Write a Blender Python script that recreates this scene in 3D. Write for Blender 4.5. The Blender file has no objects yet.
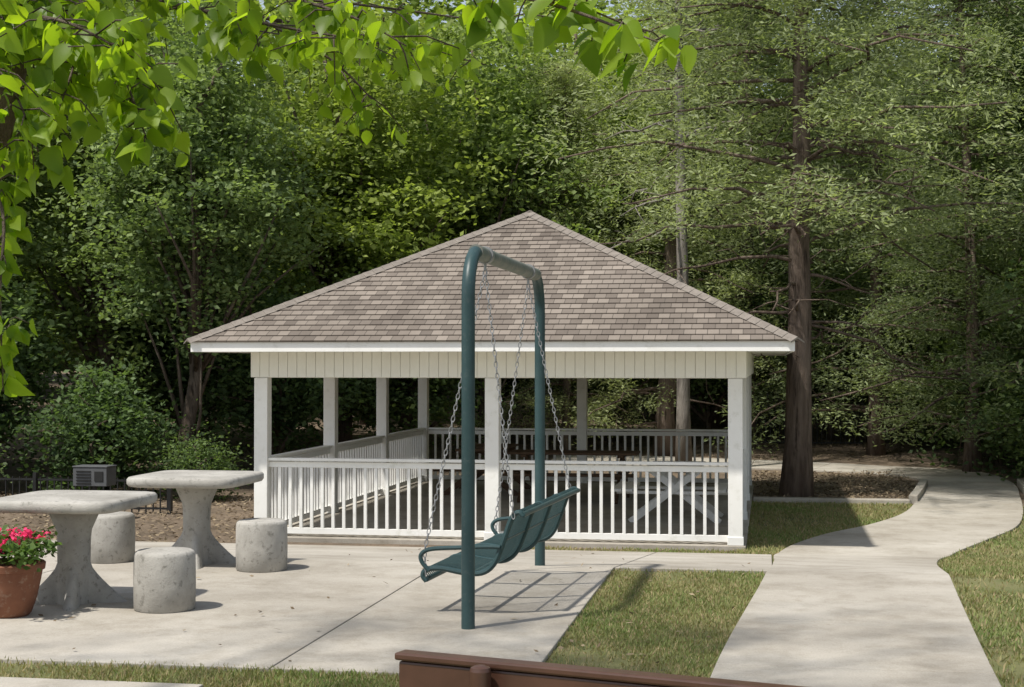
import bpy, math, numpy as np
from mathutils import Vector
rng=np.random.default_rng(11)
sc=bpy.context.scene
COL=sc.collection
YAW=math.radians(9.6); S_,C_=math.sin(YAW),math.cos(YAW)
CAMZ=1.7
def yp(X,Z,h): return (-S_*Z+C_*X, C_*Z+S_*X, h)

# ------------------------------------------------------------------ materials
def newmat(name):
    m=bpy.data.materials.new(name); m.use_nodes=True
    nt=m.node_tree; b=nt.nodes['Principled BSDF']; return m,nt,b
def N(nt,t,**k):
    n=nt.nodes.new(t)
    for a,v in k.items(): setattr(n,a,v)
    return n
def ramp(nt,stops):
    r=N(nt,'ShaderNodeValToRGB'); el=r.color_ramp.elements
    while len(el)<len(stops): el.new(0.5)
    for e,(p,c) in zip(el,stops):
        e.position=p; e.color=(*c,1)
    return r
def noise(nt,vec,scale,detail=6,rough=0.6):
    n=N(nt,'ShaderNodeTexNoise'); n.inputs['Scale'].default_value=scale
    n.inputs['Detail'].default_value=detail; n.inputs['Roughness'].default_value=rough
    if vec is not None: nt.links.new(vec,n.inputs['Vector'])
    return n
def mix(nt,a,b,fac,mode='MIX'):
    m=N(nt,'ShaderNodeMix',data_type='RGBA',blend_type=mode)
    for s,v in ((0,fac),(6,a),(7,b)):
        if hasattr(v,'is_linked') : nt.links.new(v,m.inputs[s])
        else: m.inputs[s].default_value = v if s==0 else (*v,1)
    return m.outputs[2]
def bump(nt,b,h,strength,dist=0.01):
    bp=N(nt,'ShaderNodeBump'); bp.inputs['Strength'].default_value=strength
    bp.inputs['Distance'].default_value=dist
    nt.links.new(h,bp.inputs['Height']); nt.links.new(bp.outputs[0],b.inputs['Normal'])
def objvec(nt,scale=(1,1,1)):
    t=N(nt,'ShaderNodeTexCoord'); mp=N(nt,'ShaderNodeMapping'); mp.inputs['Scale'].default_value=scale
    nt.links.new(t.outputs['Object'],mp.inputs['Vector']); return mp.outputs[0]

def mottled(name,c1,c2,s1,c3=None,s2=40,rough=.85,bstr=.3,bscale=120,bdist=.005,spec=.3,vscale=(1,1,1)):
    m,nt,b=newmat(name); v=objvec(nt,vscale)
    n1=noise(nt,v,s1,8,.65); r=ramp(nt,[(.33,c1),(.67,c2)]); nt.links.new(n1.outputs[0],r.inputs[0])
    col=r.outputs[0]
    if c3:
        n2=noise(nt,v,s2,4,.7); r2=ramp(nt,[(.55,(0,0,0)),(.7,(1,1,1))]); nt.links.new(n2.outputs[0],r2.inputs[0])
        col=mix(nt,col,c3,r2.outputs[0])
    nt.links.new(col,b.inputs['Base Color'])
    b.inputs['Roughness'].default_value=rough; b.inputs['Specular IOR Level'].default_value=spec
    n3=noise(nt,v,bscale,6,.7); bump(nt,b,n3.outputs[0],bstr,bdist)
    return m

def concrete_mat():
    m,nt,b=newmat('concrete'); v=objvec(nt)
    n1=noise(nt,v,.45,8,.6); r=ramp(nt,[(.3,(.31,.28,.235)),(.5,(.43,.395,.34)),(.72,(.54,.505,.445))]); nt.links.new(n1.outputs[0],r.inputs[0])
    n2=noise(nt,v,1.7,10,.8); r2=ramp(nt,[(.32,(.62,.59,.54)),(.54,(1,1,1))]); nt.links.new(n2.outputs[0],r2.inputs[0])
    c=mix(nt,r.outputs[0],r2.outputs[0],.75,'MULTIPLY')
    n4=noise(nt,v,7,6,.7); r4=ramp(nt,[(.62,(1,1,1)),(.74,(.72,.68,.62))]); nt.links.new(n4.outputs[0],r4.inputs[0])
    c=mix(nt,c,r4.outputs[0],.7,'MULTIPLY')
    n3=noise(nt,v,90,3,.8); r3=ramp(nt,[(.35,(.80,.80,.78)),(.6,(1,1,1))]); nt.links.new(n3.outputs[0],r3.inputs[0])
    c=mix(nt,c,r3.outputs[0],.8,'MULTIPLY')
    nt.links.new(c,b.inputs['Base Color']); b.inputs['Roughness'].default_value=.9; b.inputs['Specular IOR Level'].default_value=.25
    bump(nt,b,n3.outputs[0],.35,.004)
    return m
M_conc=concrete_mat()
M_conc2=mottled('cast_concrete',(.29,.275,.245),(.46,.44,.40),3.0,(.21,.20,.175),20,.9,.6,70,.008)
M_lawn=mottled('lawn_soil',(.11,.135,.045),(.20,.19,.085),1.6,(.20,.16,.09),9,.95,.6,60,.03)
M_soil=mottled('leaf_litter_soil',(.13,.10,.07),(.27,.205,.145),1.3,(.08,.065,.045),14,.97,.8,35,.05)
M_white=mottled('white_paint',(.77,.76,.72),(.84,.83,.80),2.0,(.70,.69,.64),7,.55,.08,40,.003,.4)
M_cream=mottled('cream_siding_paint',(.76,.745,.68),(.82,.81,.74),1.5,None,40,.6,.08,40,.003,.4)
M_green=mottled('green_powder_coat',(.024,.056,.058),(.036,.074,.077),4,(.055,.085,.085),30,.42,.06,90,.002,.4)
M_tubetop=mottled('sunlit_tube_paint',(.12,.15,.13),(.22,.22,.19),5,(.32,.27,.22),22,.5,.1,90,.002,.5)  # sunlight on the swing's top tube painted in as a paler colour
M_brown=mottled('brown_bench_coat',(.060,.028,.018),(.095,.046,.03),6,None,40,.35,.05,150,.002,.5)
M_wood=mottled('brown_stained_wood',(.07,.04,.024),(.13,.08,.048),3,None,40,.7,.3,30,.004,.3,(1,8,8))
M_black=mottled('black_metal',(.012,.012,.012),(.025,.025,.025),4,None,40,.45,.05)
M_grey=mottled('grey_metal',(.07,.073,.076),(.11,.113,.117),4,None,40,.6,.05)
M_terra=mottled('terracotta',(.15,.06,.035),(.24,.105,.06),5,(.30,.2,.14),14,.85,.3,60)
M_steel,nt,b=newmat('galvanised_steel'); b.inputs['Base Color'].default_value=(.36,.36,.36,1); b.inputs['Metallic'].default_value=.7; b.inputs['Roughness'].default_value=.5
M_bark=mottled('bark',(.08,.06,.045),(.20,.16,.125),5,(.03,.022,.016),9,.95,1,18,.05,.1,(1,1,.18))
M_cbark=mottled('cedar_bark',(.11,.08,.062),(.29,.225,.18),6,(.045,.033,.026),9,.95,1,22,.08,.1,(1,1,.12))
M_gbark=mottled('grey_bark',(.18,.16,.14),(.34,.31,.27),6,(.06,.05,.04),9,.95,1,18,.04,.1,(1,1,.3))

def leafmat(name,trans=.35,tcol=(1.5,1.6,.7),rough=.5,spec=.35):
    m,nt,b=newmat(name)
    a=N(nt,'ShaderNodeAttribute',attribute_name='tint')
    oi=N(nt,'ShaderNodeObjectInfo')
    mr=N(nt,'ShaderNodeMapRange'); mr.inputs[3].default_value=.68; mr.inputs[4].default_value=1.22
    nt.links.new(oi.outputs['Random'],mr.inputs[0])
    mh=N(nt,'ShaderNodeMapRange'); mh.inputs[3].default_value=.515; mh.inputs[4].default_value=.485
    nt.links.new(oi.outputs['Random'],mh.inputs[0])
    hs=N(nt,'ShaderNodeHueSaturation'); nt.links.new(a.outputs['Color'],hs.inputs['Color']); nt.links.new(mr.outputs[0],hs.inputs['Value']); nt.links.new(mh.outputs[0],hs.inputs['Hue'])
    nt.links.new(hs.outputs[0],b.inputs['Base Color'])
    b.inputs['Roughness'].default_value=rough; b.inputs['Specular IOR Level'].default_value=spec
    tr=N(nt,'ShaderNodeBsdfTranslucent')
    tc=mix(nt,hs.outputs[0],tcol,1.0,'MULTIPLY'); nt.links.new(tc,tr.inputs['Color'])
    ms=N(nt,'ShaderNodeMixShader'); ms.inputs[0].default_value=trans
    nt.links.new(b.outputs[0],ms.inputs[1]); nt.links.new(tr.outputs[0],ms.inputs[2])
    nt.links.new(ms.outputs[0],nt.nodes['Material Output'].inputs['Surface'])
    return m
M_leaf=leafmat('leaf',.42,(1.35,1.45,.75),.6,.3); M_fleaf=leafmat('near_leaf',.6,(2.1,2.1,.55),.42,.4)
M_grassb=leafmat('grass_blade',.3,(1.2,1.2,.6),.7,.15); M_petal=leafmat('petal',.35,(1,1,1),.6,.2); M_dry=leafmat('dry_leaf',.05,(1,1,1),.9,.1)

def shingle_mat(row):
    m,nt,b=newmat('asphalt_shingles')
    uv=N(nt,'ShaderNodeUVMap'); 
    br=N(nt,'ShaderNodeTexBrick'); br.offset=.37; br.offset_frequency=2
    br.inputs['Color1'].default_value=(.27,.235,.202,1); br.inputs['Color2'].default_value=(.15,.128,.11,1)
    br.inputs['Mortar'].default_value=(.08,.07,.06,1); br.inputs['Scale'].default_value=1
    br.inputs['Mortar Size'].default_value=.004; br.inputs['Brick Width'].default_value=.135; br.inputs['Row Height'].default_value=row
    br.inputs['Bias'].default_value=-.05
    nt.links.new(uv.outputs[0],br.inputs['Vector'])
    n1=noise(nt,uv.outputs[0],.7,6,.65); r=ramp(nt,[(.3,(.78,.76,.74)),(.7,(1.15,1.14,1.12))]); nt.links.new(n1.outputs[0],r.inputs[0])
    c=mix(nt,br.outputs['Color'],r.outputs[0],1,'MULTIPLY')
    n2=noise(nt,uv.outputs[0],160,2,.8); r2=ramp(nt,[(.3,(.6,.6,.6)),(.7,(1.25,1.25,1.25))]); nt.links.new(n2.outputs[0],r2.inputs[0])
    c=mix(nt,c,r2.outputs[0],.6,'MULTIPLY')
    nt.links.new(c,b.inputs['Base Color']); b.inputs['Roughness'].default_value=.95; b.inputs['Specular IOR Level'].default_value=.15
    bump(nt,b,n2.outputs[0],.4,.004)
    return m

# ------------------------------------------------------------------ mesh builder
class MB:
    def __init__(s): s.v=[];s.f=[];s.m=[]
    def add(s,v,f,mi=0):
        o=len(s.v); s.v+= [tuple(p) for p in v]; s.f+=[tuple(i+o for i in q) for q in f]; s.m+=[mi]*len(f)
    def box(s,x0,x1,y0,y1,z0,z1,mi=0):
        s.add([(x0,y0,z0),(x1,y0,z0),(x1,y1,z0),(x0,y1,z0),(x0,y0,z1),(x1,y0,z1),(x1,y1,z1),(x0,y1,z1)],
              [(0,3,2,1),(4,5,6,7),(0,1,5,4),(1,2,6,5),(2,3,7,6),(3,0,4,7)],mi)
    def obox(s,p0,p1,w,h,mi=0,up=(0,0,1)):
        p0=Vector(p0);p1=Vector(p1); d=(p1-p0).normalized(); u=Vector(up)
        r=d.cross(u).normalized(); u=r.cross(d).normalized()
        vs=[]
        for p in (p0,p1):
            for a,b in ((-1,-1),(1,-1),(1,1),(-1,1)): vs.append(p+r*(a*w/2)+u*(b*h/2))
        s.add(vs,[(0,3,2,1),(4,5,6,7),(0,1,5,4),(1,2,6,5),(2,3,7,6),(3,0,4,7)],mi)
    def tube(s,path,rad,n=10,mi=0,cap=True):
        P=[Vector(p) for p in path]; k=len(P)
        if not hasattr(rad,'__len__'): rad=[rad]*k
        vs=[];fs=[]; prev=None
        for i in range(k):
            t=(P[min(i+1,k-1)]-P[max(i-1,0)]).normalized()
            if prev is None:
                a=Vector((1,0,0)) if abs(t.x)<.8 else Vector((0,1,0)); r=t.cross(a).normalized()
            else: r=(prev-t*prev.dot(t)).normalized()
            prev=r; q=t.cross(r)
            for j in range(n):
                an=2*math.pi*j/n; vs.append(P[i]+(r*math.cos(an)+q*math.sin(an))*rad[i])
        for i in range(k-1):
            for j in range(n):
                a=i*n+j;b=i*n+(j+1)%n; fs.append((a,b,b+n,a+n))
        if cap: fs.append(tuple(range(n-1,-1,-1))); fs.append(tuple(range((k-1)*n,k*n)))
        s.add(vs,fs,mi)
    def lathe(s,prof,cx,cy,n=48,mi=0,fn=None):
        vs=[];fs=[]
        for (r,z) in prof:
            for j in range(n):
                an=2*math.pi*j/n; rr=r if fn is None else fn(r,z,an); vs.append((cx+rr*math.cos(an),cy+rr*math.sin(an),z))
        for i in range(len(prof)-1):
            for j in range(n):
                a=i*n+j;b=i*n+(j+1)%n; fs.append((a,b,b+n,a+n))
        fs.append(tuple(range(n-1,-1,-1))); fs.append(tuple(range((len(prof)-1)*n,len(prof)*n)))
        s.add(vs,fs,mi)
    def obj(s,name,mats,parent=None,bevel=0,smooth=False):
        me=bpy.data.meshes.new(name); me.from_pydata(s.v,[],s.f)
        for m in (mats if isinstance(mats,list) else [mats]): me.materials.append(m)
        me.polygons.foreach_set('material_index',s.m)
        if smooth: me.polygons.foreach_set('use_smooth',[True]*len(s.f))
        me.update()
        o=bpy.data.objects.new(name,me); COL.objects.link(o)
        if parent: o.parent=parent
        if bevel:
            b=o.modifiers.new('bevel','BEVEL'); b.width=bevel; b.segments=2; b.limit_method='ANGLE'; b.angle_limit=math.radians(40)
        if smooth and hasattr(me,'set_sharp_from_angle'): me.set_sharp_from_angle(angle=math.radians(45))
        return o
def empty(name):
    o=bpy.data.objects.new(name,None); COL.objects.link(o); o.empty_display_size=.3; return o

# ------------------------------------------------------------------ ground
YB=[-60,12.4,17.6,33,60,200]; ZB=[0,0,-.5,-.5,1.2,3.0]
def zg(y): return float(np.interp(y,YB,ZB))
mb=MB()
xs=list(np.linspace(-150,150,25)); ys=[-60,-20,0,6,12.4,15,17.6,21,25,29,33,42,50,60,100,200]
for y in ys:
    for x in xs: mb.v.append((x,y,zg(y)))
nx=len(xs)
for j in range(len(ys)-1):
    for i in range(nx-1): mb.f.append((j*nx+i,j*nx+i+1,(j+1)*nx+i+1,(j+1)*nx+i)); mb.m.append(0)
mb.obj('ground',M_soil)
def sheet(name,x0,x1,y0,y1,off,mat):
    m=MB(); yy=[y0]+[q for q in YB if y0<q<y1]+[y1]
    for y in yy: m.v+=[(x0,y,zg(y)+off),(x1,y,zg(y)+off)]
    for i in range(len(yy)-1): m.f.append((2*i,2*i+1,2*i+3,2*i+2)); m.m.append(0)
    return m.obj(name,mat)
sheet('lawn',-16,16,-8,17.5,.004,M_lawn)
sheet('lawn',-.35,5.0,17.5,24.3,.004,M_lawn)
mb=MB()
def slab(m,x0,x1,y0,y1,top=.03):
    g=.005; x0+=g;x1-=g;y0+=g;y1-=g
    yy=[y0]+[q for q in YB if y0<q<y1]+[y1]; vs=[];fs=[]
    for y in yy:
        z=zg(y); vs+=[(x0,y,z-.05),(x1,y,z-.05),(x1,y,z+top),(x0,y,z+top)]
    for i in range(len(yy)-1):
        a=4*i
        for j in range(4): fs.append((a+j,a+(j+1)%4,a+4+(j+1)%4,a+4+j))
    k=4*(len(yy)-1); fs+=[(3,2,1,0),(k,k+1,k+2,k+3)]
    m.add(vs,fs)
for (a,b_) in ((-1.25-1.45,-1.25),(-5.7,-2.7),(-8.7,-5.7),(-11.7,-8.7)):
    for (c,d) in ((8.0,12.42),(12.42,17.15)): slab(mb,a,b_,c,d)
slab(mb,-1.25,.03,12.42,17.15)
mb.obj('patio',M_conc,bevel=.006)
mb=MB()
for (a,b_) in ((-4.6,-2.9),(-6.3,-4.6),(-8,-6.3)): slab(mb,a,b_,6.2,7.55)
mb.obj('lower_walk',M_conc,bevel=.006)
Lp=[(-.40,1),(-.38,5),(-.30,8.4),(-.02,12.42),(.045,15),(.10,17.6),(.62,19.5),(1.35,21.0),(1.95,22.8),(2.4,25.5),(2.8,28.4),(2.5,30.1),(1.3,31.2),(-1,32),(-6,33)]
Rp=[(1.05,1),(1.08,5),(1.19,8.4),(1.40,12.4),(1.60,15.2),(1.95,17.5),(2.6,19.3),(3.2,20.9),(3.6,22.8),(4.0,25.6),(4.35,28.9),(4.0,31.7),(2.0,33.1),(-1,33.9),(-6,34.9)]
def cr(P,per):
    P=[np.array(p,float) for p in P]; P=[2*P[0]-P[1]]+P+[2*P[-1]-P[-2]]; out=[]
    for i in range(1,len(P)-2):
        for k in range(per):
            t=k/per; p0,p1,p2,p3=P[i-1:i+3]
            out.append(.5*((2*p1)+(-p0+p2)*t+(2*p0-5*p1+4*p2-p3)*t*t+(-p0+3*p1-3*p2+p3)*t**3))
    out.append(P[-2]); return np.array(out)
PL=cr(Lp,16); PR=cr(Rp,16)
mid=(PL+PR)/2; cum=np.concatenate([[0],np.cumsum(np.linalg.norm(np.diff(mid,axis=0),axis=1))])
mb=MB(); step=1.5; nseg=int(cum[-1]/step)
def atc(P,s): return np.array([np.interp(s,cum,P[:,0]),np.interp(s,cum,P[:,1])])
for k in range(nseg):
    s0=k*step+.005; s1=(k+1)*step-.005; ss=np.linspace(s0,s1,7); vs=[];fs=[]
    for s_ in ss:
        l=atc(PL,s_); r=atc(PR,s_)
        for p,dz in ((l,-.05),(r,-.05),(r,.035),(l,.035)): vs.append((p[0],p[1],zg(p[1])+dz))
    for i in range(6):
        a=4*i
        for j in range(4): fs.append((a+j,a+(j+1)%4,a+4+(j+1)%4,a+4+j))
    fs+=[(3,2,1,0),(24,25,26,27)]; mb.add(vs,fs)
mb.obj('footpath',M_conc,bevel=.006)
def kerb(name,pts,w=.14,h=.13):
    m=MB()
    for a,b_ in zip(pts[:-1],pts[1:]): m.obox((a[0],a[1],zg(a[1])+h/2-.02),(b_[0],b_[1],zg(b_[1])+h/2-.02),w,h+.04)
    return m.obj(name,M_conc,bevel=.015)
kerb('concrete_kerb',[(-.25,24.35),(2.15,24.35)],.22,.08)
kerb('concrete_kerb',[(2.22,24.5),(2.45,26),(2.7,27.8)])
kerb('concrete_kerb',[(3.85,23.5),(4.1,25.2),(4.3,26.8),(4.45,28.4)])

# ------------------------------------------------------------------ leaf clouds
def unit(a): return a/np.maximum(np.linalg.norm(a,axis=1,keepdims=True),1e-6)
def diamonds(C,D,Nn,L,W):
    D=unit(D); Sd=unit(np.cross(D,Nn)); L=L[:,None];W=W[:,None]
    V=np.stack([C, C+D*L*.45+Sd*W*.5, C+D*L, C+D*L*.45-Sd*W*.5],1).reshape(-1,3)
    F=np.arange(len(C)*4).reshape(-1,4)
    return V,F
def leafmesh(name,base,V,F,tint4,mats,leafmi=1):
    nb=len(base.v)
    v=base.v+V.tolist(); f=base.f+(F+nb).tolist()
    me=bpy.data.meshes.new(name); me.from_pydata(v,[],f)
    for m in mats: me.materials.append(m)
    mi=np.concatenate([np.array(base.m,dtype=np.int32),np.full(len(F),leafmi,np.int32)])
    me.polygons.foreach_set('material_index',mi)
    sm=np.concatenate([np.ones(len(base.f),bool),np.zeros(len(F),bool)]); me.polygons.foreach_set('use_smooth',sm)
    at=me.attributes.new('tint','FLOAT_COLOR','POINT')
    c=np.ones((len(v),4),np.float32); c[nb:,:3]=tint4; at.data.foreach_set('color',c.ravel())
    me.update(); return me
def place(name,me,loc=(0,0,0),rz=0,s=1,sz=None):
    o=bpy.data.objects.new(name,me); COL.objects.link(o); o.location=loc; o.rotation_euler=(0,0,rz); o.scale=(s,s,sz or s); return o
def cloud(r,cent,csize,nper,flat,ll,wr,dark,light,up=.9,droop=0.0,cluster_t=None):
    n=len(cent)*nper
    ci=np.repeat(np.arange(len(cent)),nper)
    off=r.normal(size=(n,3))*csize[ci][:,None]*np.array([1,1,flat])*.6
    C=cent[ci]+off
    D=r.normal(size=(n,3)); D[:,2]=D[:,2]*.45-droop
    Nn=r.normal(size=(n,3))*.75+np.array([0,0,up])
    L=ll*r.uniform(.6,1.35,n); W=L*wr*r.uniform(.8,1.2,n)
    V,F=diamonds(C,D,unit(Nn),L,W)
    t=cluster_t[ci] if cluster_t is not None else r.uniform(0,1,len(cent))[ci]
    t=np.clip(t+r.normal(size=n)*.18,0,1)[:,None]
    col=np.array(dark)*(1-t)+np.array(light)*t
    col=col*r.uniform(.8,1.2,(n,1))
    return V,F,np.repeat(col,4,axis=0)
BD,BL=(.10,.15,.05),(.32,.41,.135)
def broadleaf(seed,H=11,R=3.2,z0=1.2,ncl=420,nper=90,ll=.13,wr=.62,dark=BD,light=BL,tr=.17,bark=None,flat=.5):
    r=np.random.default_rng(seed); b=MB()
    wob=r.normal(size=(8,2))*.12
    path=[(wob[i,0]*i*.4,wob[i,1]*i*.4,H*.85*i/7-.2) for i in range(8)]
    b.tube(path,[tr*(1-.12*i)+.015 for i in range(8)],8,0)
    d=unit(r.normal(size=(ncl,3))); u=r.uniform(0,1,ncl)**.42
    ph=r.uniform(0,6.28,6)
    az=np.arctan2(d[:,1],d[:,0])
    lob=.80+.17*np.sin(3*az+ph[0]+3*d[:,2])+.14*np.sin(5*az+ph[1]-5*d[:,2])+.12*np.sin(7*d[:,2]+ph[2])
    zc=(H+z0)/2; rz=(H-z0)/2
    cent=d*u[:,None]*lob[:,None]*np.array([R,R,rz])+np.array([0,0,zc])
    for i in range(0,ncl,max(1,ncl//26)):
        c=cent[i]; k=np.clip((c[2]-z0*.5)/(H)*.8,.12,.9); j=min(int(k*7),6); p0=path[j]
        m=((p0[0]+c[0])/2+r.normal()*.2,(p0[1]+c[1])/2+r.normal()*.2,(p0[2]+c[2])/2+.25)
        b.tube([p0,m,tuple(c)],[.06,.035,.012],5,0)
    cs=r.uniform(.3,.75,ncl)
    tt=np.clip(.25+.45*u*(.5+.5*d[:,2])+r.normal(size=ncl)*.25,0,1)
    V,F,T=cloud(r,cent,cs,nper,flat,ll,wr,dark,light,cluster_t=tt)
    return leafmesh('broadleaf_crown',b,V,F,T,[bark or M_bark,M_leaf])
CD,CL=(.17,.205,.10),(.38,.44,.215)
def cedar(seed,H=15,z0=3,nb=75,Lb=3.4,tr=.24,nsp=11,nper=74,lean=(0,0),bark=None,dead=8,ll=.105,dark=CD,light=CL,wr=.27,nbend=.12):
    r=np.random.default_rng(seed); b=MB()
    n=14; path=[]
    for i in range(n):
        t=i/(n-1); path.append((lean[0]*t*H+nbend*math.sin(3*t+seed)+r.normal()*.02,lean[1]*t*H+.1*math.sin(4*t+seed),H*t-.15))
    rad=[tr*(1-.9*i/(n-1)) for i in range(n)]; rad[0]*=1.3
    b.tube(path,rad,12,0)
    cent=[];cs=[];tt=[]
    for k in range(nb+dead):
        isd=k>=nb
        z=(z0+(H-z0)*(k/nb)**.9) if not isd else r.uniform(z0*.55,z0+2.5)
        z=min(z,H-.2); j=z/H*(n-1); j0=int(min(j,n-2)); p=np.array(path[j0])*(1-(j-j0))+np.array(path[j0+1])*(j-j0)
        az=k*2.4+r.normal()*.5; L=Lb*(1-.72*(z-z0)/(H-z0)) if not isd else r.uniform(.8,2.6)
        L*=r.uniform(.65,1.15); el=r.uniform(-.05,.45)
        pts=[]; azz=az
        for q in range(6):
            t=q/5; azz+=r.normal()*.14
            pts.append(p+np.array([math.cos(azz)*L*t,math.sin(azz)*L*t,L*t*math.sin(el)-.28*L*t*t+(r.normal()*.05 if q else 0)]))
        b.tube([tuple(q) for q in pts],[(.035 if not isd else .03)*(1-.75*q/5)+.004 for q in range(6)],5,0)
        if isd:
            for q in (2,3,4):
                e=pts[q]+r.normal(size=3)*np.array([.4,.4,.3]); b.tube([tuple(pts[q]),tuple((pts[q]+e)/2+r.normal(size=3)*.05),tuple(e)],[.014,.009,.004],4,0)
            continue
        ct=r.uniform(.1,.9)
        for q in range(nsp):
            t=.22+.78*(q+r.uniform())/nsp; i0=min(int(t*5),4); pp=pts[i0]*(1-(t*5-i0))+pts[min(i0+1,5)]*(t*5-i0)
            side=r.normal(size=3)*np.array([.38,.38,.18])*(.6+.5*L/Lb)
            cent.append(pp+side); cs.append(r.uniform(.22,.48)); tt.append(np.clip(ct+r.normal()*.18,0,1))
    V,F,T=cloud(r,np.array(cent),np.array(cs),nper,.6,ll,wr,dark,light,up=.6,droop=.12,cluster_t=np.array(tt))
    return leafmesh('cedar_crown',b,V,F,T,[bark or M_cbark,M_leaf])

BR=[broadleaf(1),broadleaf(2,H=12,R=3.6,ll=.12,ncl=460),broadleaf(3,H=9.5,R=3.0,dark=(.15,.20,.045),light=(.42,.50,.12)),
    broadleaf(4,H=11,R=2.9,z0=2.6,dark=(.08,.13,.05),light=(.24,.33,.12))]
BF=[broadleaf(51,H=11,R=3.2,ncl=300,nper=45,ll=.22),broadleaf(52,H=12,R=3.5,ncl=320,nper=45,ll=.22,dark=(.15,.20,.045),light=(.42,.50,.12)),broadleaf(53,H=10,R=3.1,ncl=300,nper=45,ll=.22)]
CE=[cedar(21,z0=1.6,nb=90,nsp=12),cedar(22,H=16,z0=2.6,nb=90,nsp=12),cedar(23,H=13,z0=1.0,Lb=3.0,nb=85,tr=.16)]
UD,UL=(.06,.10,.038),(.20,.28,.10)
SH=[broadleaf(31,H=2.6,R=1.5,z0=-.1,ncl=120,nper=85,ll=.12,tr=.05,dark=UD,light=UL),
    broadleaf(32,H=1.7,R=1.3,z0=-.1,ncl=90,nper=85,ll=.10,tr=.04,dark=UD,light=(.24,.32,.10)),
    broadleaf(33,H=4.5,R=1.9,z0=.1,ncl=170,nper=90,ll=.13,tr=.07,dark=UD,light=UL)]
def tree(kind,x,y,s=1,name=None,sz=None):
    L={'b':BR,'c':CE,'s':SH,'f':BF}[kind[0]]; me=L[int(kind[1])]
    nm=name or {'b':'broadleaf_tree','f':'broadleaf_tree','c':'cedar_tree','s':'shrub'}[kind[0]]
    return place(nm,me,(x,y,zg(y)),rng.uniform(0,6.28),s,sz)
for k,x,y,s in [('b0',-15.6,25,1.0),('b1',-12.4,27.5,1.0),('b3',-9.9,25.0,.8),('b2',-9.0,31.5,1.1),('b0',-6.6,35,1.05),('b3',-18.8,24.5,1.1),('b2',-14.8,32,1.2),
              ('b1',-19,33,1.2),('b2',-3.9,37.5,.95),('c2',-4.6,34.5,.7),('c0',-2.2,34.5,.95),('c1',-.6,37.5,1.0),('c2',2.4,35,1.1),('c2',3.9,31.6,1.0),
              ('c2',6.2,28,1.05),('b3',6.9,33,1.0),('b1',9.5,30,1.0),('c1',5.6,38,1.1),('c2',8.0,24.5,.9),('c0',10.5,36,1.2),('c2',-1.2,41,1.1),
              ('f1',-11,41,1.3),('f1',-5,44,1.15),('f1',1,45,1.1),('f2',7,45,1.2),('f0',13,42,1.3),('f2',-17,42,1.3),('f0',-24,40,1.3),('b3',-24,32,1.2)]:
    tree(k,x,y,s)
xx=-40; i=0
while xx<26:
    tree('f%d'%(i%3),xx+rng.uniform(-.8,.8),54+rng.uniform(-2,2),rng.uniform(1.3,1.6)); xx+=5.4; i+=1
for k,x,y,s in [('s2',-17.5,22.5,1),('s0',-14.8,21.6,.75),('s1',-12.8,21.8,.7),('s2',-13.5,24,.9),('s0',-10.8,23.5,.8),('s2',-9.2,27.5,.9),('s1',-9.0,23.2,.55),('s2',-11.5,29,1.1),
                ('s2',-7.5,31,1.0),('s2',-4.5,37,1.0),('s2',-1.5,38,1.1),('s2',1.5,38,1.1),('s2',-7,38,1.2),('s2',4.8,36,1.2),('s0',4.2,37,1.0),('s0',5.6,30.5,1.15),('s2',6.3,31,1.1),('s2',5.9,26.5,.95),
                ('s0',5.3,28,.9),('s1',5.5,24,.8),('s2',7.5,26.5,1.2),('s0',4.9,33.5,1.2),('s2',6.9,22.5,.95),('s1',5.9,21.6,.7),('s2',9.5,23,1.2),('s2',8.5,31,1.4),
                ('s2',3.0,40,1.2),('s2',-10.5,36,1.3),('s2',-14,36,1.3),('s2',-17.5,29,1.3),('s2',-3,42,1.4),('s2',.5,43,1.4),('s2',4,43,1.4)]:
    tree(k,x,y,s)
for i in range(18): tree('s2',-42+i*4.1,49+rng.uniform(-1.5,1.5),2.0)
mb=MB(); nu,nv=90,8; r2=np.random.default_rng(5)
for j in range(nv):
    for i in range(nu):
        a=math.radians(-75+150*i/(nu-1)); R=72+r2.normal()*1.6+j*1.2
        mb.v.append((R*math.sin(a)-8,R*math.cos(a),1+j*1.7+r2.normal()*.7))
for j in range(nv-1):
    for i in range(nu-1): mb.f.append((j*nu+i,j*nu+i+1,(j+1)*nu+i+1,(j+1)*nu+i)); mb.m.append(0)
mb.obj('wooded_hillside',mottled('distant_foliage',(.03,.05,.02),(.15,.21,.08),.9,(.30,.38,.15),3.2,.95,1,1.5,.8))

me=cedar(41,H=14,z0=4.3,nb=92,Lb=4.0,tr=.235,nsp=14,nper=74,lean=(.022,.0),dead=30)
place('large_cedar_tree',me,(.46,25.3,-.5),.6)
me=cedar(42,H=18,z0=9,nb=30,Lb=2.2,tr=.15,nsp=8,nper=50,bark=M_gbark,dead=14,lean=(-.012,0),nbend=.25)
place('pine_tree',me,(-1.75,31.0,-.5),1.4)
place('pine_tree',me,(5.6,35.5,-.5),3.0)

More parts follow.
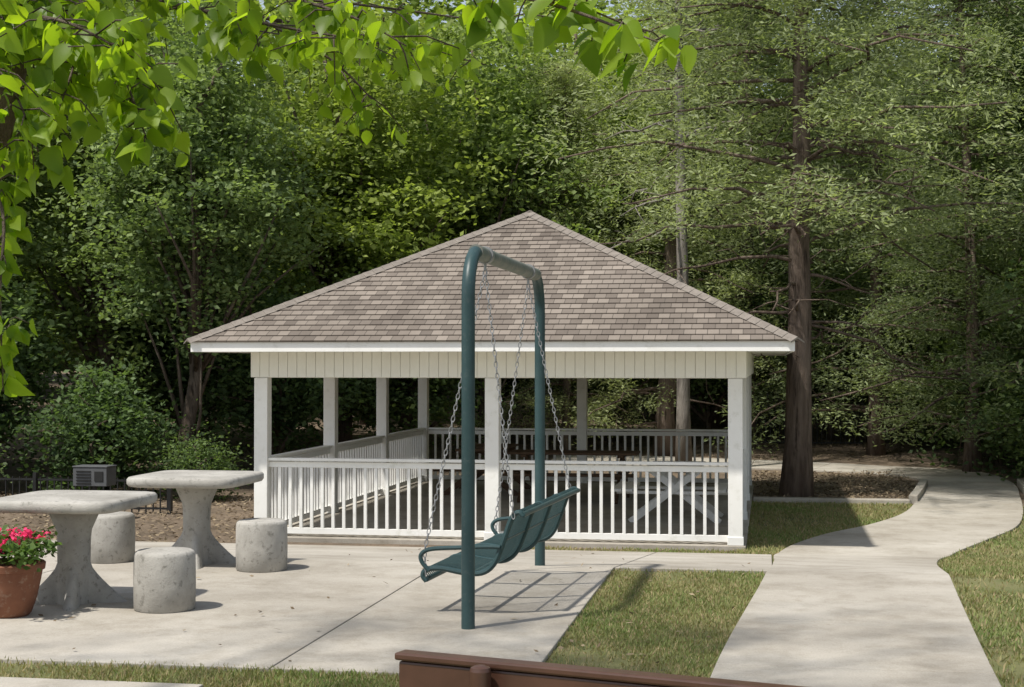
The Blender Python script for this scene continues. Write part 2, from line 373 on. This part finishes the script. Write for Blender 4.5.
# ------------------------------------------------------------------ grass blades + litter
def path_mask(x,y):
    l=np.interp(y,PL[:170,1],PL[:170,0]); r=np.interp(y,PR[:170,1],PR[:170,0]); return (x>l-.01)&(x<r+.01)
def grass(name,regs):
    Vs=[];Fs=[];Ts=[];o=0
    for (x0,x1,y0,y1,dens,h,w) in regs:
        n=int((x1-x0)*(y1-y0)*dens); x=rng.uniform(x0,x1,n); y=rng.uniform(y0,y1,n)
        f=np.sin(x*2.3+1)*np.sin(y*1.7)+np.sin(x*5.1+y*3.3)*.5+rng.normal(size=n)*.5
        k=~path_mask(x,y)&(f>-.8); x=x[k];y=y[k];f=f[k];n=len(x)
        z=np.interp(y,YB,ZB); C=np.stack([x,y,z],1)
        D=rng.normal(size=(n,3))*.55; D[:,2]=1
        Nn=rng.normal(size=(n,3)); V,F=diamonds(C,D,unit(Nn),h*rng.uniform(.5,1.3,n),np.full(n,w))
        t=np.clip(.42+.28*f+rng.normal(size=n)*.2,0,1)[:,None]
        col=np.array([.34,.29,.15])*(1-t)+np.array([.19,.27,.085])*t
        dry=rng.uniform(size=n)<.14; col[dry]=(.42,.34,.2)
        Vs.append(V);Fs.append(F+o);o+=len(V);Ts.append(np.repeat(col,4,axis=0))
    me=leafmesh(name,MB(),np.concatenate(Vs),np.concatenate(Fs),np.concatenate(Ts),[M_grassb],0); return place(name,me)
grass('grass',[(-1.25,-.05,8.0,12.41,4600,.040,.008),(-1.29,-1.22,8.0,12.4,3000,.03,.007),(-6,-1.2,7.53,8.03,4500,.045,.008),(-2.8,-.4,6.3,8.0,2500,.045,.008),(1.05,5.2,7.5,17.5,1600,.05,.011),(2.0,5.0,17.5,24,700,.06,.016),
               (-.35,2.2,17.2,24.2,1300,.055,.014),(-3.5,.0,17.14,17.9,1500,.045,.012)])
def litter(name,regs,L=.09):
    Vs=[];Fs=[];Ts=[];o=0
    for (x0,x1,y0,y1,n) in regs:
        x=rng.uniform(x0,x1,n); y=rng.uniform(y0,y1,n)
        k=~path_mask(x,y); x=x[k];y=y[k];n=len(x)
        C=np.stack([x,y,np.interp(y,YB,ZB)+.02+rng.uniform(0,.03,n)],1); D=rng.normal(size=(n,3)); D[:,2]*=.25
        Nn=rng.normal(size=(n,3))*.35+np.array([0,0,1]); V,F=diamonds(C,D,unit(Nn),L*rng.uniform(.5,1.4,n),L*.5*rng.uniform(.5,1.2,n))
        t=rng.uniform(size=(n,1)); col=np.array([.12,.085,.055])*(1-t)+np.array([.38,.30,.20])*t
        Vs.append(V);Fs.append(F+o);o+=len(V);Ts.append(np.repeat(col,4,axis=0))
    me=leafmesh(name,MB(),np.concatenate(Vs),np.concatenate(Fs),np.concatenate(Ts),[M_dry],0); return place(name,me)
litter('leaf_litter',[(-16,-6.4,17.3,24,7000),(-.3,2.6,24.5,31,5000),(-9,5,33.9,42,9000),(4.3,8,20,31,3000)],.07)
m_=litter('fallen_leaves',[(-8,-1.3,8.1,17,130),(-.3,1.3,8,17,50),(-1.2,-.1,8.5,12.3,40)],.05)

# ------------------------------------------------------------------ gazebo
X0,X1,Y0,Y1=-6.2,-.39,18.1,27.0; FZ=-.44; XM=(X0+X1)/2
gz=empty('gazebo')
mb=MB(); mb.box(X0-.12,X1+.12,Y0-.12,Y1+.12,-.7,FZ); mb.obj('floor_slab',M_conc,gz,.01)
PT=.085
xsf=[X0,XM,X1]; ysd=list(np.linspace(Y0,Y1,4))
posts=[(x,Y0) for x in xsf]+[(x,Y1) for x in xsf]+[(x,y) for x in (X0,X1) for y in ysd[1:3]]
mb=MB()
for x,y in posts:
    mb.box(x-PT,x+PT,y-PT,y+PT,FZ,1.518)
    mb.box(x-PT-.010,x+PT+.010,y-PT-.010,y+PT+.010,FZ,FZ+.10)
mb.obj('posts',M_white,gz,.006)
BZ0,BZ1=1.52,1.845
mb=MB(); t=.07
mb.box(X0-t,X1+t,Y0-t,Y0+t,BZ0,BZ1); mb.box(X0-t,X1+t,Y1-t,Y1+t,BZ0,BZ1)
mb.box(X0-t,X0+t,Y0+t,Y1-t,BZ0,BZ1); mb.box(X1-t,X1+t,Y0+t,Y1-t,BZ0,BZ1)
mb.obj('beams',M_cream,gz)
mb=MB(); w=.118
def boards(a,b_,fn):
    n=int(round((b_-a)/w)); d=(b_-a)/n
    for i in range(n): fn(a+i*d+.002,a+(i+1)*d-.002)
boards(X0-.13,X1+.13,lambda p,q: mb.box(p,q,Y0-.088,Y0-.072,BZ0+.004,BZ1-.002))
boards(X0-.13,X1+.13,lambda p,q: mb.box(p,q,Y1+.072,Y1+.088,BZ0+.004,BZ1-.002))
boards(Y0-.07,Y1+.07,lambda p,q: mb.box(X1+.105,X1+.128,p,q,BZ0+.004,BZ1-.002))
boards(Y0-.07,Y1+.07,lambda p,q: mb.box(X0-.128,X0-.105,p,q,BZ0+.004,BZ1-.002))
mb.obj('frieze_boards',M_cream,gz,.003)
OH=.68; ex0,ex1,ey0,ey1=X0-OH,X1+OH,Y0-OH,Y1+OH; EZ=1.955
mb=MB(); mb.box(ex0+.03,ex1-.03,ey0+.03,ey1-.03,BZ1+.002,BZ1+.02); mb.obj('soffit',M_cream,gz)
mb=MB(); zz0,zz1=BZ1-.012,EZ-.004
mb.box(ex0,ex1,ey0,ey0+.028,zz0,zz1); mb.box(ex0,ex1,ey1-.028,ey1,zz0,zz1); mb.box(ex0,ex0+.028,ey0+.028,ey1-.028,zz0,zz1); mb.box(ex1-.028,ex1,ey0+.028,ey1-.028,zz0,zz1)
mb.obj('fascia',M_white,gz,.004)
hw=(ex1-ex0)/2+.03; rise=1.84; nC=28; row=math.hypot(hw,rise)/nC
ax0,ax1,ay0,ay1=ex0-.03,ex1+.03,ey0-.03,ey1+.03
vs=[];fs=[];uvs=[]
def edge(face,t):
    z=EZ+rise*t
    if face==0: return (ax0+hw*t,ay0+hw*t,z),(ax1-hw*t,ay0+hw*t,z)
    if face==1: return (ax1-hw*t,ay0+hw*t,z),(ax1-hw*t,ay1-hw*t,z)
    if face==2: return (ax1-hw*t,ay1-hw*t,z),(ax0+hw*t,ay1-hw*t,z)
    return (ax0+hw*t,ay1-hw*t,z),(ax0+hw*t,ay0+hw*t,z)
for fc in range(4):
    nrm=[(0,-rise,hw),(rise,0,hw),(0,rise,hw),(-rise,0,hw)][fc]; nrm=Vector(nrm)
    # outward normal of each roof plane leans away from the ridge
    nrm=Vector([(0,-rise,hw),(rise,0,hw),(0,rise,hw),(-rise,0,hw)][fc]).normalized()
    ua=[0,1,0,1][fc]
    for k in range(nC):
        a,b_=edge(fc,k/nC); c,d=edge(fc,(k+1)/nC)
        A=Vector(a)+nrm*.016;B=Vector(b_)+nrm*.016;Cc=Vector(d)+nrm*.003;Dd=Vector(c)+nrm*.003
        o=len(vs); vs+=[A,B,Cc,Dd,Vector(a)-nrm*.004,Vector(b_)-nrm*.004]
        fs+=[(o,o+1,o+2,o+3),(o+4,o+5,o+1,o)]
        v0=k*row;v1=(k+1)*row
        uvs+=[(a[ua]+20,v0+.008),(b_[ua]+20,v0+.008),(d[ua]+20,v1-.001),(c[ua]+20,v1-.001)]
        uvs+=[(a[ua]+20,v0+.004),(b_[ua]+20,v0+.004),(b_[ua]+20,v0+.008),(a[ua]+20,v0+.008)]
me=bpy.data.meshes.new('roof'); me.from_pydata([tuple(v) for v in vs],[],fs); uvl=me.uv_layers.new(name='UVMap')
uvl.data.foreach_set('uv',np.array(uvs,dtype=np.float32).ravel()); M_sh=shingle_mat(row); me.materials.append(M_sh); me.update()
ro=bpy.data.objects.new('roof_shingles',me); COL.objects.link(ro); ro.parent=gz
mb=MB()
rz_=EZ+rise
corn=[(ax0,ay0),(ax1,ay0),(ax1,ay1),(ax0,ay1)]
rid=[(XM,ay0+hw),(XM,ay0+hw),(XM,ay1-hw),(XM,ay1-hw)]
M_cap=mottled('shingle_cap',(.17,.148,.127),(.26,.228,.195),9,(.13,.113,.097),60,.95,.4,150)
def caps(p,q):
    p=Vector(p);q=Vector(q); L=(q-p).length; n=int(L/.15)
    dd=(q-p).normalized()
    side=dd.cross(Vector((0,0,1))).normalized()
    for i in range(n):
        a=p+(q-p)*(i/n); b_=p+(q-p)*((i+1.15)/n)
        up=Vector((0,0,1))
        v=[a-side*.11+up*-.022,a+up*.032,a+side*.11+up*-.022,b_-side*.10+up*-.030,b_+up*.026,b_+side*.10+up*-.030,a-side*.11-up*.04,a+up*.01,a+side*.11-up*.04]
        mb.add(v,[(0,1,4,3),(1,2,5,4),(6,7,1,0),(7,8,2,1)])
for c_,r_ in zip(corn,rid): caps((c_[0],c_[1],EZ+.01),(r_[0],r_[1],rz_+.01))
caps((XM,ay0+hw-.05,rz_+.012),(XM,ay1-hw,rz_+.012))
mb.obj('hip_caps',M_cap,gz)
mb=MB()
RT=.53
def rail(p,q):
    p=Vector((*p,0));q=Vector((*q,0)); d=(q-p).normalized(); a=p+d*(PT+.002); b_=q-d*(PT+.002)
    mb.obox((a.x,a.y,RT-.02),(b_.x,b_.y,RT-.02),.11,.035)
    mb.obox((a.x,a.y,RT-.085),(b_.x,b_.y,RT-.085),.04,.07)
    mb.obox((a.x,a.y,FZ+.07),(b_.x,b_.y,FZ+.07),.045,.075)
    L=(b_-a).length; n=int(L/.135)
    for i in range(1,n):
        c=a+(b_-a)*(i/n); mb.obox((c.x,c.y,FZ+.109),(c.x,c.y,RT-.121),.038,.038,0,tuple(d))
for i in range(2):
    rail((xsf[i],Y0),(xsf[i+1],Y0)); rail((xsf[i],Y1),(xsf[i+1],Y1))
for i in range(3):
    rail((X0,ysd[i]),(X0,ysd[i+1]))
    if i!=1: rail((X1,ysd[i]),(X1,ysd[i+1]))
mb.obj('railings',M_white,gz,.003)

def picnic(name,cx,cy,L,mat,alongx=True,xleg=True):
    e=empty(name); z=FZ
    def T(a,b_,h): return (cx+a,cy+b_,z+h) if alongx else (cx+b_,cy+a,z+h)
    m=MB()
    for k in range(5): 
        o=(-2+k)*.15; m.obox(T(-L/2,o,.74),T(L/2,o,.74),.14,.035)
    m.obj('top',mat,e,.004)
    m=MB()
    for sg in (-1,1):
        for k in (0,1): m.obox(T(-L/2,sg*(.62+k*.15),.44),T(L/2,sg*(.62+k*.15),.44),.14,.035)
    m.obj('seats',mat,e,.004)
    m=MB()
    for a in (-L/2+.25,L/2-.25):
        m.obox(T(a,-.36,.70),T(a,.36,.70),.09,.04,0,(0,0,1)); m.obox(T(a,-.78,.40),T(a,.78,.40),.09,.04)
        m.obox(T(a-.04,-.60,.0),T(a-.04,.32,.70),.04,.09); m.obox(T(a+.04,.60,.0),T(a+.04,-.32,.70),.04,.09)
    m.obj('frame',mat,e,.004)
picnic('wooden_picnic_table',-3.0,23.6,2.0,M_wood,True)
picnic('wooden_picnic_table',-4.6,24.8,1.8,M_wood,False)
picnic('white_picnic_table',-1.25,20.9,1.3,M_white,False)

# ------------------------------------------------------------------ swing
sw=empty('swing_bench')
SX=-1.87; YN,YF=9.40,12.44; HT=2.42; rb=.30; tr_=.043
def arc(c,r0,a0,a1,n): return [(SX,c[0]+r0*math.cos(a0+(a1-a0)*i/n),c[1]+r0*math.sin(a0+(a1-a0)*i/n)) for i in range(n+1)]
mb=MB()
a1=arc((YN+rb,HT-rb),rb,math.pi,math.pi/2,12); a2=arc((YF-rb,HT-rb),rb,math.pi/2,0,12)
mb.tube([(SX,YN,-.02),(SX,YN,1.0)]+a1,tr_,20,0); mb.tube(a2+[(SX,YF,1.0),(SX,YF,-.02)],tr_,20,0)
mb.tube([(SX,YN+rb-.06,HT),(SX,YF-rb+.06,HT)],tr_+.006,20,1)
for y in (9.98,11.82):
    mb.tube([(SX,y-.03,HT),(SX,y+.03,HT)],tr_+.016,20,2); mb.tube([(SX,y,HT-.05),(SX,y,HT-.10)],.01,8,2)
mb.obj('frame',[M_green,M_tubetop,M_steel],sw,smooth=True)
bx,by=-1.90,10.90; ra=math.radians(-3.5); DZ=-.045
def BP(a,l,z): return (bx+a*math.cos(ra)-l*math.sin(ra), by+a*math.sin(ra)+l*math.cos(ra), z+DZ)
prof=[(-.30,.30),(-.325,.33),(-.315,.365),(-.27,.385),(-.18,.385),(-.06,.365),(.05,.36),(.12,.385),(.17,.44),(.205,.52),(.235,.60),(.27,.70),(.30,.755),(.335,.77),(.36,.745)]
pr=cr(prof,3); LH=.98
mb=MB()
nst=48
for i in range(nst):
    l=-LH+.03+(2*LH-.06)*i/(nst-1)
    for k in range(len(pr)-1):
        a,b_=pr[k],pr[k+1]; mb.obox(BP(a[0],l,a[1]),BP(b_[0],l,b_[1]),.012,.006,0,(0,0,1) if abs(b_[0]-a[0])>abs(b_[1]-a[1]) else (1,0,0))
for l in (-LH,-.32,.32,LH): mb.tube([BP(a[0],l,a[1]-.012) for a in pr],.019,8,0)
for (a,z) in ((-.30,.30),(.36,.745),(.02,.345),(.225,.57)): mb.tube([BP(a,-LH-.01,z),BP(a,LH+.01,z)],.018 if a!=.225 else .009,10,0)
for l in (-LH-.02,LH+.02):
    arm=cr([(-.28,.36),(-.33,.42),(-.33,.47),(-.26,.505),(-.05,.52),(.12,.53),(.21,.53)],5)
    mb.tube([BP(a[0],l,a[1]) for a in arm],.015,8,0)
mb.obj('bench_seat',M_green,sw,smooth=False)
mb=MB()
def chain(p,q,pitch=.038):
    p=Vector(p);q=Vector(q); L=(q-p).length; n=int(L/pitch); d=(q-p).normalized(); a=d.cross(Vector((1,0,0))).normalized(); b_=d.cross(a)
    for i in range(n):
        c=p+(q-p)*((i+.5)/n); u,w_=(a,b_) if i%2 else (b_,a)
        nm,nn=10,5; vs=[];fs=[]
        for j in range(nm):
            t_=2*math.pi*j/nm; ctr=c+d*(math.cos(t_)*pitch*.62)+u*(math.sin(t_)*.011); out=(d*math.cos(t_)+u*math.sin(t_))
            for k in range(nn):
                s_=2*math.pi*k/nn; vs.append(ctr+(out*math.cos(s_)+w_*math.sin(s_))*.0036)
        for j in range(nm):
            for k in range(nn):
                fs.append((j*nn+k,j*nn+(k+1)%nn,((j+1)%nm)*nn+(k+1)%nn,((j+1)%nm)*nn+k))
        mb.add(vs,fs)
for y,l in ((9.98,-LH-.02),(11.82,LH+.02)):
    chain((SX,y,HT-.10),BP(-.31,l,.49)); chain((SX,y,HT-.10),BP(.30,l,.72))
    chain(BP(-.31,l,.49),BP(-.30,l,.32))
mb.obj('chains',M_steel,sw,smooth=True)

# ------------------------------------------------------------------ concrete tables and stools
def ctable(cx,cy):
    e=empty('concrete_table'); m=MB(); zt=.775; hs=.47
    def sq(r,z,an):
        n=7.0; c,s=abs(math.cos(an)),abs(math.sin(an)); return r/((c**n+s**n)**(1/n))
    m.lathe([(hs-.05,zt-.085),(hs-.012,zt-.075),(hs,zt-.055),(hs,zt-.02),(hs-.012,zt-.004),(hs-.03,zt)],cx,cy,96,0,sq)
    m.obj('table_top',M_conc2,e,smooth=True)
    m=MB()
    def ped(r,z,an):
        h=max(0,min(1,(z-.03)/.62)); base=.112+.02*(h-.4)**2
        k=abs(math.cos(2*(an-.35)))**7; ext=.25*max(0,1-h*2.3)**1.25
        top=.05*max(0,h-.8)*5
        return base+k*ext+top
    zs=[.03,.05,.07,.09,.12,.15,.19,.23,.27,.31,.36,.42,.48,.54,.6,.65,.692]
    m.lathe([(1,z) for z in zs],cx,cy,144,0,ped)
    m.obj('pedestal',M_conc2,e,smooth=True)
ctable(-4.78,9.95); ctable(-4.70,12.05)
def stool(cx,cy,r=.205,h=.43):
    m=MB(); m.lathe([(r-.01,.03),(r,.04),(r+.003,.2),(r,h-.03),(r-.008,h-.01),(r-.025,h)],cx,cy,48)
    m.obj('concrete_stool',M_conc2,smooth=True)
stool(-4.05,9.80); stool(-4.05,11.80); stool(-5.49,12.1); stool(-5.62,9.95)

# ------------------------------------------------------------------ planter
pl=empty('flower_planter'); px_,py_=-4.97,9.38
mb=MB(); mb.lathe([(.13,.03),(.15,.05),(.185,.15),(.21,.27),(.22,.33),(.235,.335),(.24,.375),(.228,.385),(.21,.38),(.205,.34),(.05,.335)],px_,py_,48); mb.obj('terracotta_pot',M_terra,pl,smooth=True)
r=np.random.default_rng(3)
cent=np.array([[px_+a*.17,py_+b_*.17,.44+abs(c)*.07] for a,b_,c in np.clip(r.normal(size=(26,3)),-1.3,1.3)])
V,F,T=cloud(r,cent,np.full(26,.07),45,.8,.05,.8,(.08,.14,.03),(.2,.3,.08))
o=place('foliage',leafmesh('planter_foliage',MB(),V,F,T,[M_leaf],0)); o.parent=pl
cent=np.array([[px_+a*.15,py_+b_*.13,.53+c*.05] for a,b_,c in r.uniform(-1.2,1.2,size=(15,3))])
V,F,T=cloud(r,cent,np.full(15,.028),46,.8,.024,.9,(.62,.02,.08),(.85,.08,.16),up=.4)
o=place('flowers',leafmesh('planter_flowers',MB(),V,F,T,[M_petal],0)); o.parent=pl

# ------------------------------------------------------------------ fence, utility box
mb=MB()
for x in np.arange(-17,-8.6,.11): mb.box(x-.008,x+.008,20.99,21.01,-.5,.02)
for x in np.arange(-17,-8.5,2.1): mb.box(x-.025,x+.025,20.96,21.04,-.5,.08)
for z in (-.42,-.02): mb.box(-17,-8.6,20.985,21.015,z-.014,z+.014)
mb.obj('metal_fence',M_black)
mb=MB()
for x in np.arange(-.3,2.2,.11): mb.box(x-.009,x+.009,36.99,37.01,-.35,.75)
for z in (-.2,.7): mb.box(-.3,2.2,36.98,37.02,z-.016,z+.016)
mb.obj('metal_fence',M_black)
ub=empty('utility_box'); mb=MB(); ux,uy=-9.35,20.1
mb.box(ux-.25,ux+.25,uy-.16,uy+.16,-.02,.24); mb.box(ux-.26,ux+.26,uy-.17,uy+.17,.242,.26)
mb.box(ux-.03,ux+.03,uy-.03,uy+.03,-.5,-.022,1)
for k in range(5): mb.box(ux-.2,ux+.02,uy-.172,uy-.161,.01+k*.042,.03+k*.042,1)
mb.box(ux+.07,ux+.2,uy-.172,uy-.161,.05,.19,1)
mb.obj('cabinet',[M_grey,M_black],ub,.006)

# ------------------------------------------------------------------ foreground bench (seen over its back)
bn=empty('park_bench')
A=Vector((-1.045,4.28,0)); dirv=Vector((.962,-.273,0)).normalized(); nv=Vector((.273,.962,0)).normalized()
def Q(l,d,z): p=A+dirv*l+nv*d; return (p.x,p.y,z)
mb=MB(); BLn=1.55
mb.obox(Q(-.01,0,.858),Q(BLn+.01,0,.858),.062,.022)
mb.obox(Q(0,0,.785),Q(BLn,0,.785),.045,.118)
for z in (.66,.575,.49): mb.obox(Q(.03,.01,z),Q(BLn-.03,.01,z),.028,.06)
mb.obj('backrest',M_brown,bn,.006)
mb=MB()
for k in range(5): mb.obox(Q(.03,.09+k*.09,.44),Q(BLn-.03,.09+k*.09,.44),.075,.03)
mb.obj('seat',M_brown,bn,.005)
mb=MB()
for l in (.285,BLn-.285):
    mb.tube([Q(l,-.066,0),Q(l,-.066,.848)],.03,24,0); mb.tube([Q(l,-.066,.848),Q(l,-.066,.858),Q(l,-.066,.864)],[.03,.027,.014],24,0)
    mb.tube([Q(l,.5,0),Q(l,.5,.42)],.028,14,0); mb.tube([Q(l,-.06,.41),Q(l,.5,.41)],.024,12,0)
mb.obj('legs',M_brown,bn,smooth=True)

# ------------------------------------------------------------------ overhanging foreground tree
ft=MB(); rr=np.random.default_rng(77)
def tp(p): return yp(*p)
ft.tube([tp((-2.15,5.3,-.05)),tp((-2.10,5.25,.9)),tp((-1.98,5.2,1.6)),tp((-1.74,4.9,2.25)),tp((-1.56,4.7,2.62)),tp((-1.42,4.6,3.1)),tp((-1.2,4.6,3.9)),tp((-1.0,4.5,4.8))],[.15,.13,.11,.075,.055,.045,.035,.02],12)
ft.tube([tp((-2.0,5.2,1.6)),tp((-2.3,5.0,2.8)),tp((-2.6,4.7,4.0))],[.09,.06,.03],10)
brs=[ # (X,Z,h) polylines, radius, leaves, start, spread, leaf size
 ([(-1.42,4.6,3.05),(-1.3,4.4,2.90),(-.9,4.1,2.80),(-.3,3.95,2.72),(.10,3.9,2.64),(.34,3.85,2.54)],.012,60,.45,.07,.078),
 ([(-.1,3.95,2.68),(.10,3.8,2.60),(.26,3.7,2.52),(.36,3.65,2.47)],.006,36,.1,.045,.088),
 ([(-1.60,4.8,2.5),(-1.50,4.6,2.68),(-1.25,4.5,2.64),(-1.08,4.5,2.50)],.012,190,.0,.12,.078),
 ([(-1.45,4.6,2.95),(-1.15,4.7,2.84),(-.75,4.7,2.75),(-.45,4.6,2.68)],.012,170,.0,.11,.072),
 ([(-1.75,4.9,2.2),(-1.62,4.5,2.32),(-1.48,4.4,2.15),(-1.45,4.3,1.90),(-1.44,4.3,1.62)],.009,130,.1,.055,.075),
 ([(-1.5,4.7,2.85),(-1.4,4.6,2.78),(-1.3,4.5,2.62),(-1.32,4.4,2.42)],.010,140,.0,.10,.075),
 ([(-1.5,4.8,2.95),(-1.3,5.2,2.95),(-.7,5.4,2.88),(-.25,5.5,2.82)],.010,180,.1,.12,.062),
 ([(-1.5,4.7,2.85),(-1.45,4.3,2.70),(-1.2,4.1,2.62),(-.95,4.0,2.48)],.010,180,.0,.10,.076),
 ([(-1.3,4.5,2.8),(-1.15,4.3,2.62),(-1.05,4.2,2.43),(-1.0,4.2,2.28)],.006,110,.1,.07,.074),
 ([(-1.5,4.6,2.75),(-1.5,4.2,2.62),(-1.35,4.1,2.44),(-1.28,4.1,2.27)],.006,130,.1,.08,.074),
 ([(-.9,4.5,2.80),(-.5,4.9,2.86),(.0,5.2,2.86)],.007,100,.1,.10,.066),
 ([(-1.0,5.4,2.95),(-.5,5.8,2.94),(-.1,6.0,2.88)],.008,150,.1,.12,.06),
 ([(-.9,5.2,2.9),(-.62,5.2,2.74),(-.45,5.3,2.58)],.006,100,.1,.10,.06),
 ([(-.7,4.5,2.80),(-.45,4.4,2.70),(-.3,4.3,2.60)],.006,60,.1,.07,.068)]
LC=[];LD=[];LN=[];LS=[]
for pts,rad,n,tmin,sp,lsz in brs:
    P3=cr(pts,6)
    ft.tube([tp(q) for q in P3],list(np.linspace(rad,.002,len(P3))),6)
    ns=n//5
    for s_ in range(ns):
        t=tmin+(1-tmin)*(s_+rr.uniform())/ns; j=min(int(t*(len(P3)-1)),len(P3)-1); b0=P3[j]
        e=b0+np.array([rr.normal()*sp,rr.normal()*sp*1.5,-abs(rr.normal())*sp*.8+.015])
        ft.tube([tp(b0),tp((b0+e)/2+np.array([0,0,.02])),tp(e)],[.003,.0024,.0016],4)
        for q in range(5):
            f_=.35+.65*q/4; c=b0*(1-f_)+e*f_+rr.normal(size=3)*.012
            LC.append(tp(c)); d=np.array([rr.normal()*.65,rr.normal()*.65,-.9+rr.normal()*.4]); LD.append(d)
            LN.append(rr.normal(size=3)*.8+np.array([-.4,-.6,.6])); LS.append(lsz*rr.uniform(.55,1.25))
for k in range(60):
    X=rr.uniform(-3.2,.9); Z=rr.uniform(2.6,6.6); h=1.7+.262*Z+.3+abs(rr.normal())*.9
    if h>5.2: continue
    b0=np.array([X,Z,h])
    for q in range(8):
        c=b0+rr.normal(size=3)*np.array([.14,.14,.09]); c[2]=max(c[2],1.78+.25*c[1]+.1); LC.append(tp(c)); LD.append(np.array([rr.normal()*.6,rr.normal()*.6,-.8])); LN.append(rr.normal(size=3)+np.array([0,0,.6])); LS.append(.078*rr.uniform(.6,1.2))
for k in range(12):
    a=np.array([-1.3+rr.normal()*.1,4.6,3.6+rr.uniform()*.6]); e=np.array([rr.uniform(-3,.8),rr.uniform(3,6.4),rr.uniform(3.6,4.8)])
    ft.tube([tp(a),tp((a+e)/2+np.array([0,0,.2])),tp(e)],[.03,.018,.005],6)
LC=np.array(LC);LD=unit(np.array(LD));LN=unit(np.array(LN));LS=np.array(LS)[:,None]
Sd=unit(np.cross(LD,LN)); Up=np.cross(Sd,LD)
def lv(a,s_,u): return LC+LD*LS*a+Sd*LS*s_+Up*LS*u
vv=[lv(0,0,0),lv(.08,.22,.06),lv(.32,.35,.10),lv(.62,.25,.06),lv(1.02,0,-.10),lv(.62,-.25,.06),lv(.32,-.35,.10),lv(.08,-.22,.06),lv(.32,0,0),lv(.62,0,-.01)]
V=np.stack(vv,1).reshape(-1,3); n=len(LC); base=(np.arange(n)*10)[:,None]
Fa=np.concatenate([base+np.array([[0,1,2,8]]),base+np.array([[8,2,3,9]]),base+np.array([[0,8,6,7]]),base+np.array([[8,9,5,6]])],0)
Ft=np.concatenate([base+np.array([[9,3,4,4]]),base+np.array([[9,4,5,5]])],0)[:,:3]
t=np.clip(rr.normal(size=(n,1))*.28+.5,0,1); col=np.array([.14,.22,.02])*(1-t)+np.array([.40,.52,.055])*t
T=np.repeat(col,10,axis=0)
nb=len(ft.v); v=ft.v+V.tolist(); f=ft.f+(Fa+nb).tolist()+(Ft+nb).tolist()
me=bpy.data.meshes.new('pear_tree'); me.from_pydata(v,[],f); me.materials.append(M_bark); me.materials.append(M_fleaf)
mi=np.concatenate([np.zeros(len(ft.f),np.int32),np.ones(len(Fa)+len(Ft),np.int32)]); me.polygons.foreach_set('material_index',mi)
me.polygons.foreach_set('use_smooth',np.ones(len(mi),bool))
at=me.attributes.new('tint','FLOAT_COLOR','POINT'); c=np.ones((len(v),4),np.float32); c[nb:,:3]=T; at.data.foreach_set('color',c.ravel()); me.update()
place('pear_tree',me)
# unseen open-crowned tree added left of the view to dapple patio and walk
me=broadleaf(61,H=11.5,R=3.6,z0=6.0,ncl=80,nper=26,ll=.13,tr=.12)
place('offscreen_dapple_tree',me,(-4.2,4.2,0),1.1)

# ------------------------------------------------------------------ light, world, camera
Sv=Vector((-.32,-.36,.86)).normalized()
sun=bpy.data.lights.new('sun','SUN'); sun.energy=4.9; sun.angle=math.radians(1.6); sun.color=(1,.955,.88)
so=bpy.data.objects.new('sun',sun); COL.objects.link(so); so.rotation_euler=Sv.to_track_quat('Z','Y').to_euler(); so.location=(-8,-5,18)
w_=bpy.data.worlds.new('World'); sc.world=w_; w_.use_nodes=True; nt=w_.node_tree
sky=nt.nodes.new('ShaderNodeTexSky'); sky.sky_type='NISHITA'; sky.sun_disc=False; sky.sun_elevation=math.asin(Sv.z); sky.sun_rotation=math.atan2(Sv.x,Sv.y)
hs=nt.nodes.new('ShaderNodeHueSaturation'); hs.inputs['Saturation'].default_value=.55; nt.links.new(sky.outputs[0],hs.inputs['Color'])
bg=nt.nodes['Background']; bg.inputs[1].default_value=.15; nt.links.new(hs.outputs[0],bg.inputs[0])
cam=bpy.data.cameras.new('camera'); cam.sensor_width=36; cam.lens=53.4; cam.clip_end=500; cam.clip_start=.05
co=bpy.data.objects.new('camera',cam); COL.objects.link(co); co.location=(0,0,CAMZ); co.rotation_euler=(math.radians(90.736),0,YAW); sc.camera=co
sc.view_settings.view_transform='Standard'; sc.view_settings.look='None'; sc.view_settings.exposure=0; sc.view_settings.gamma=1
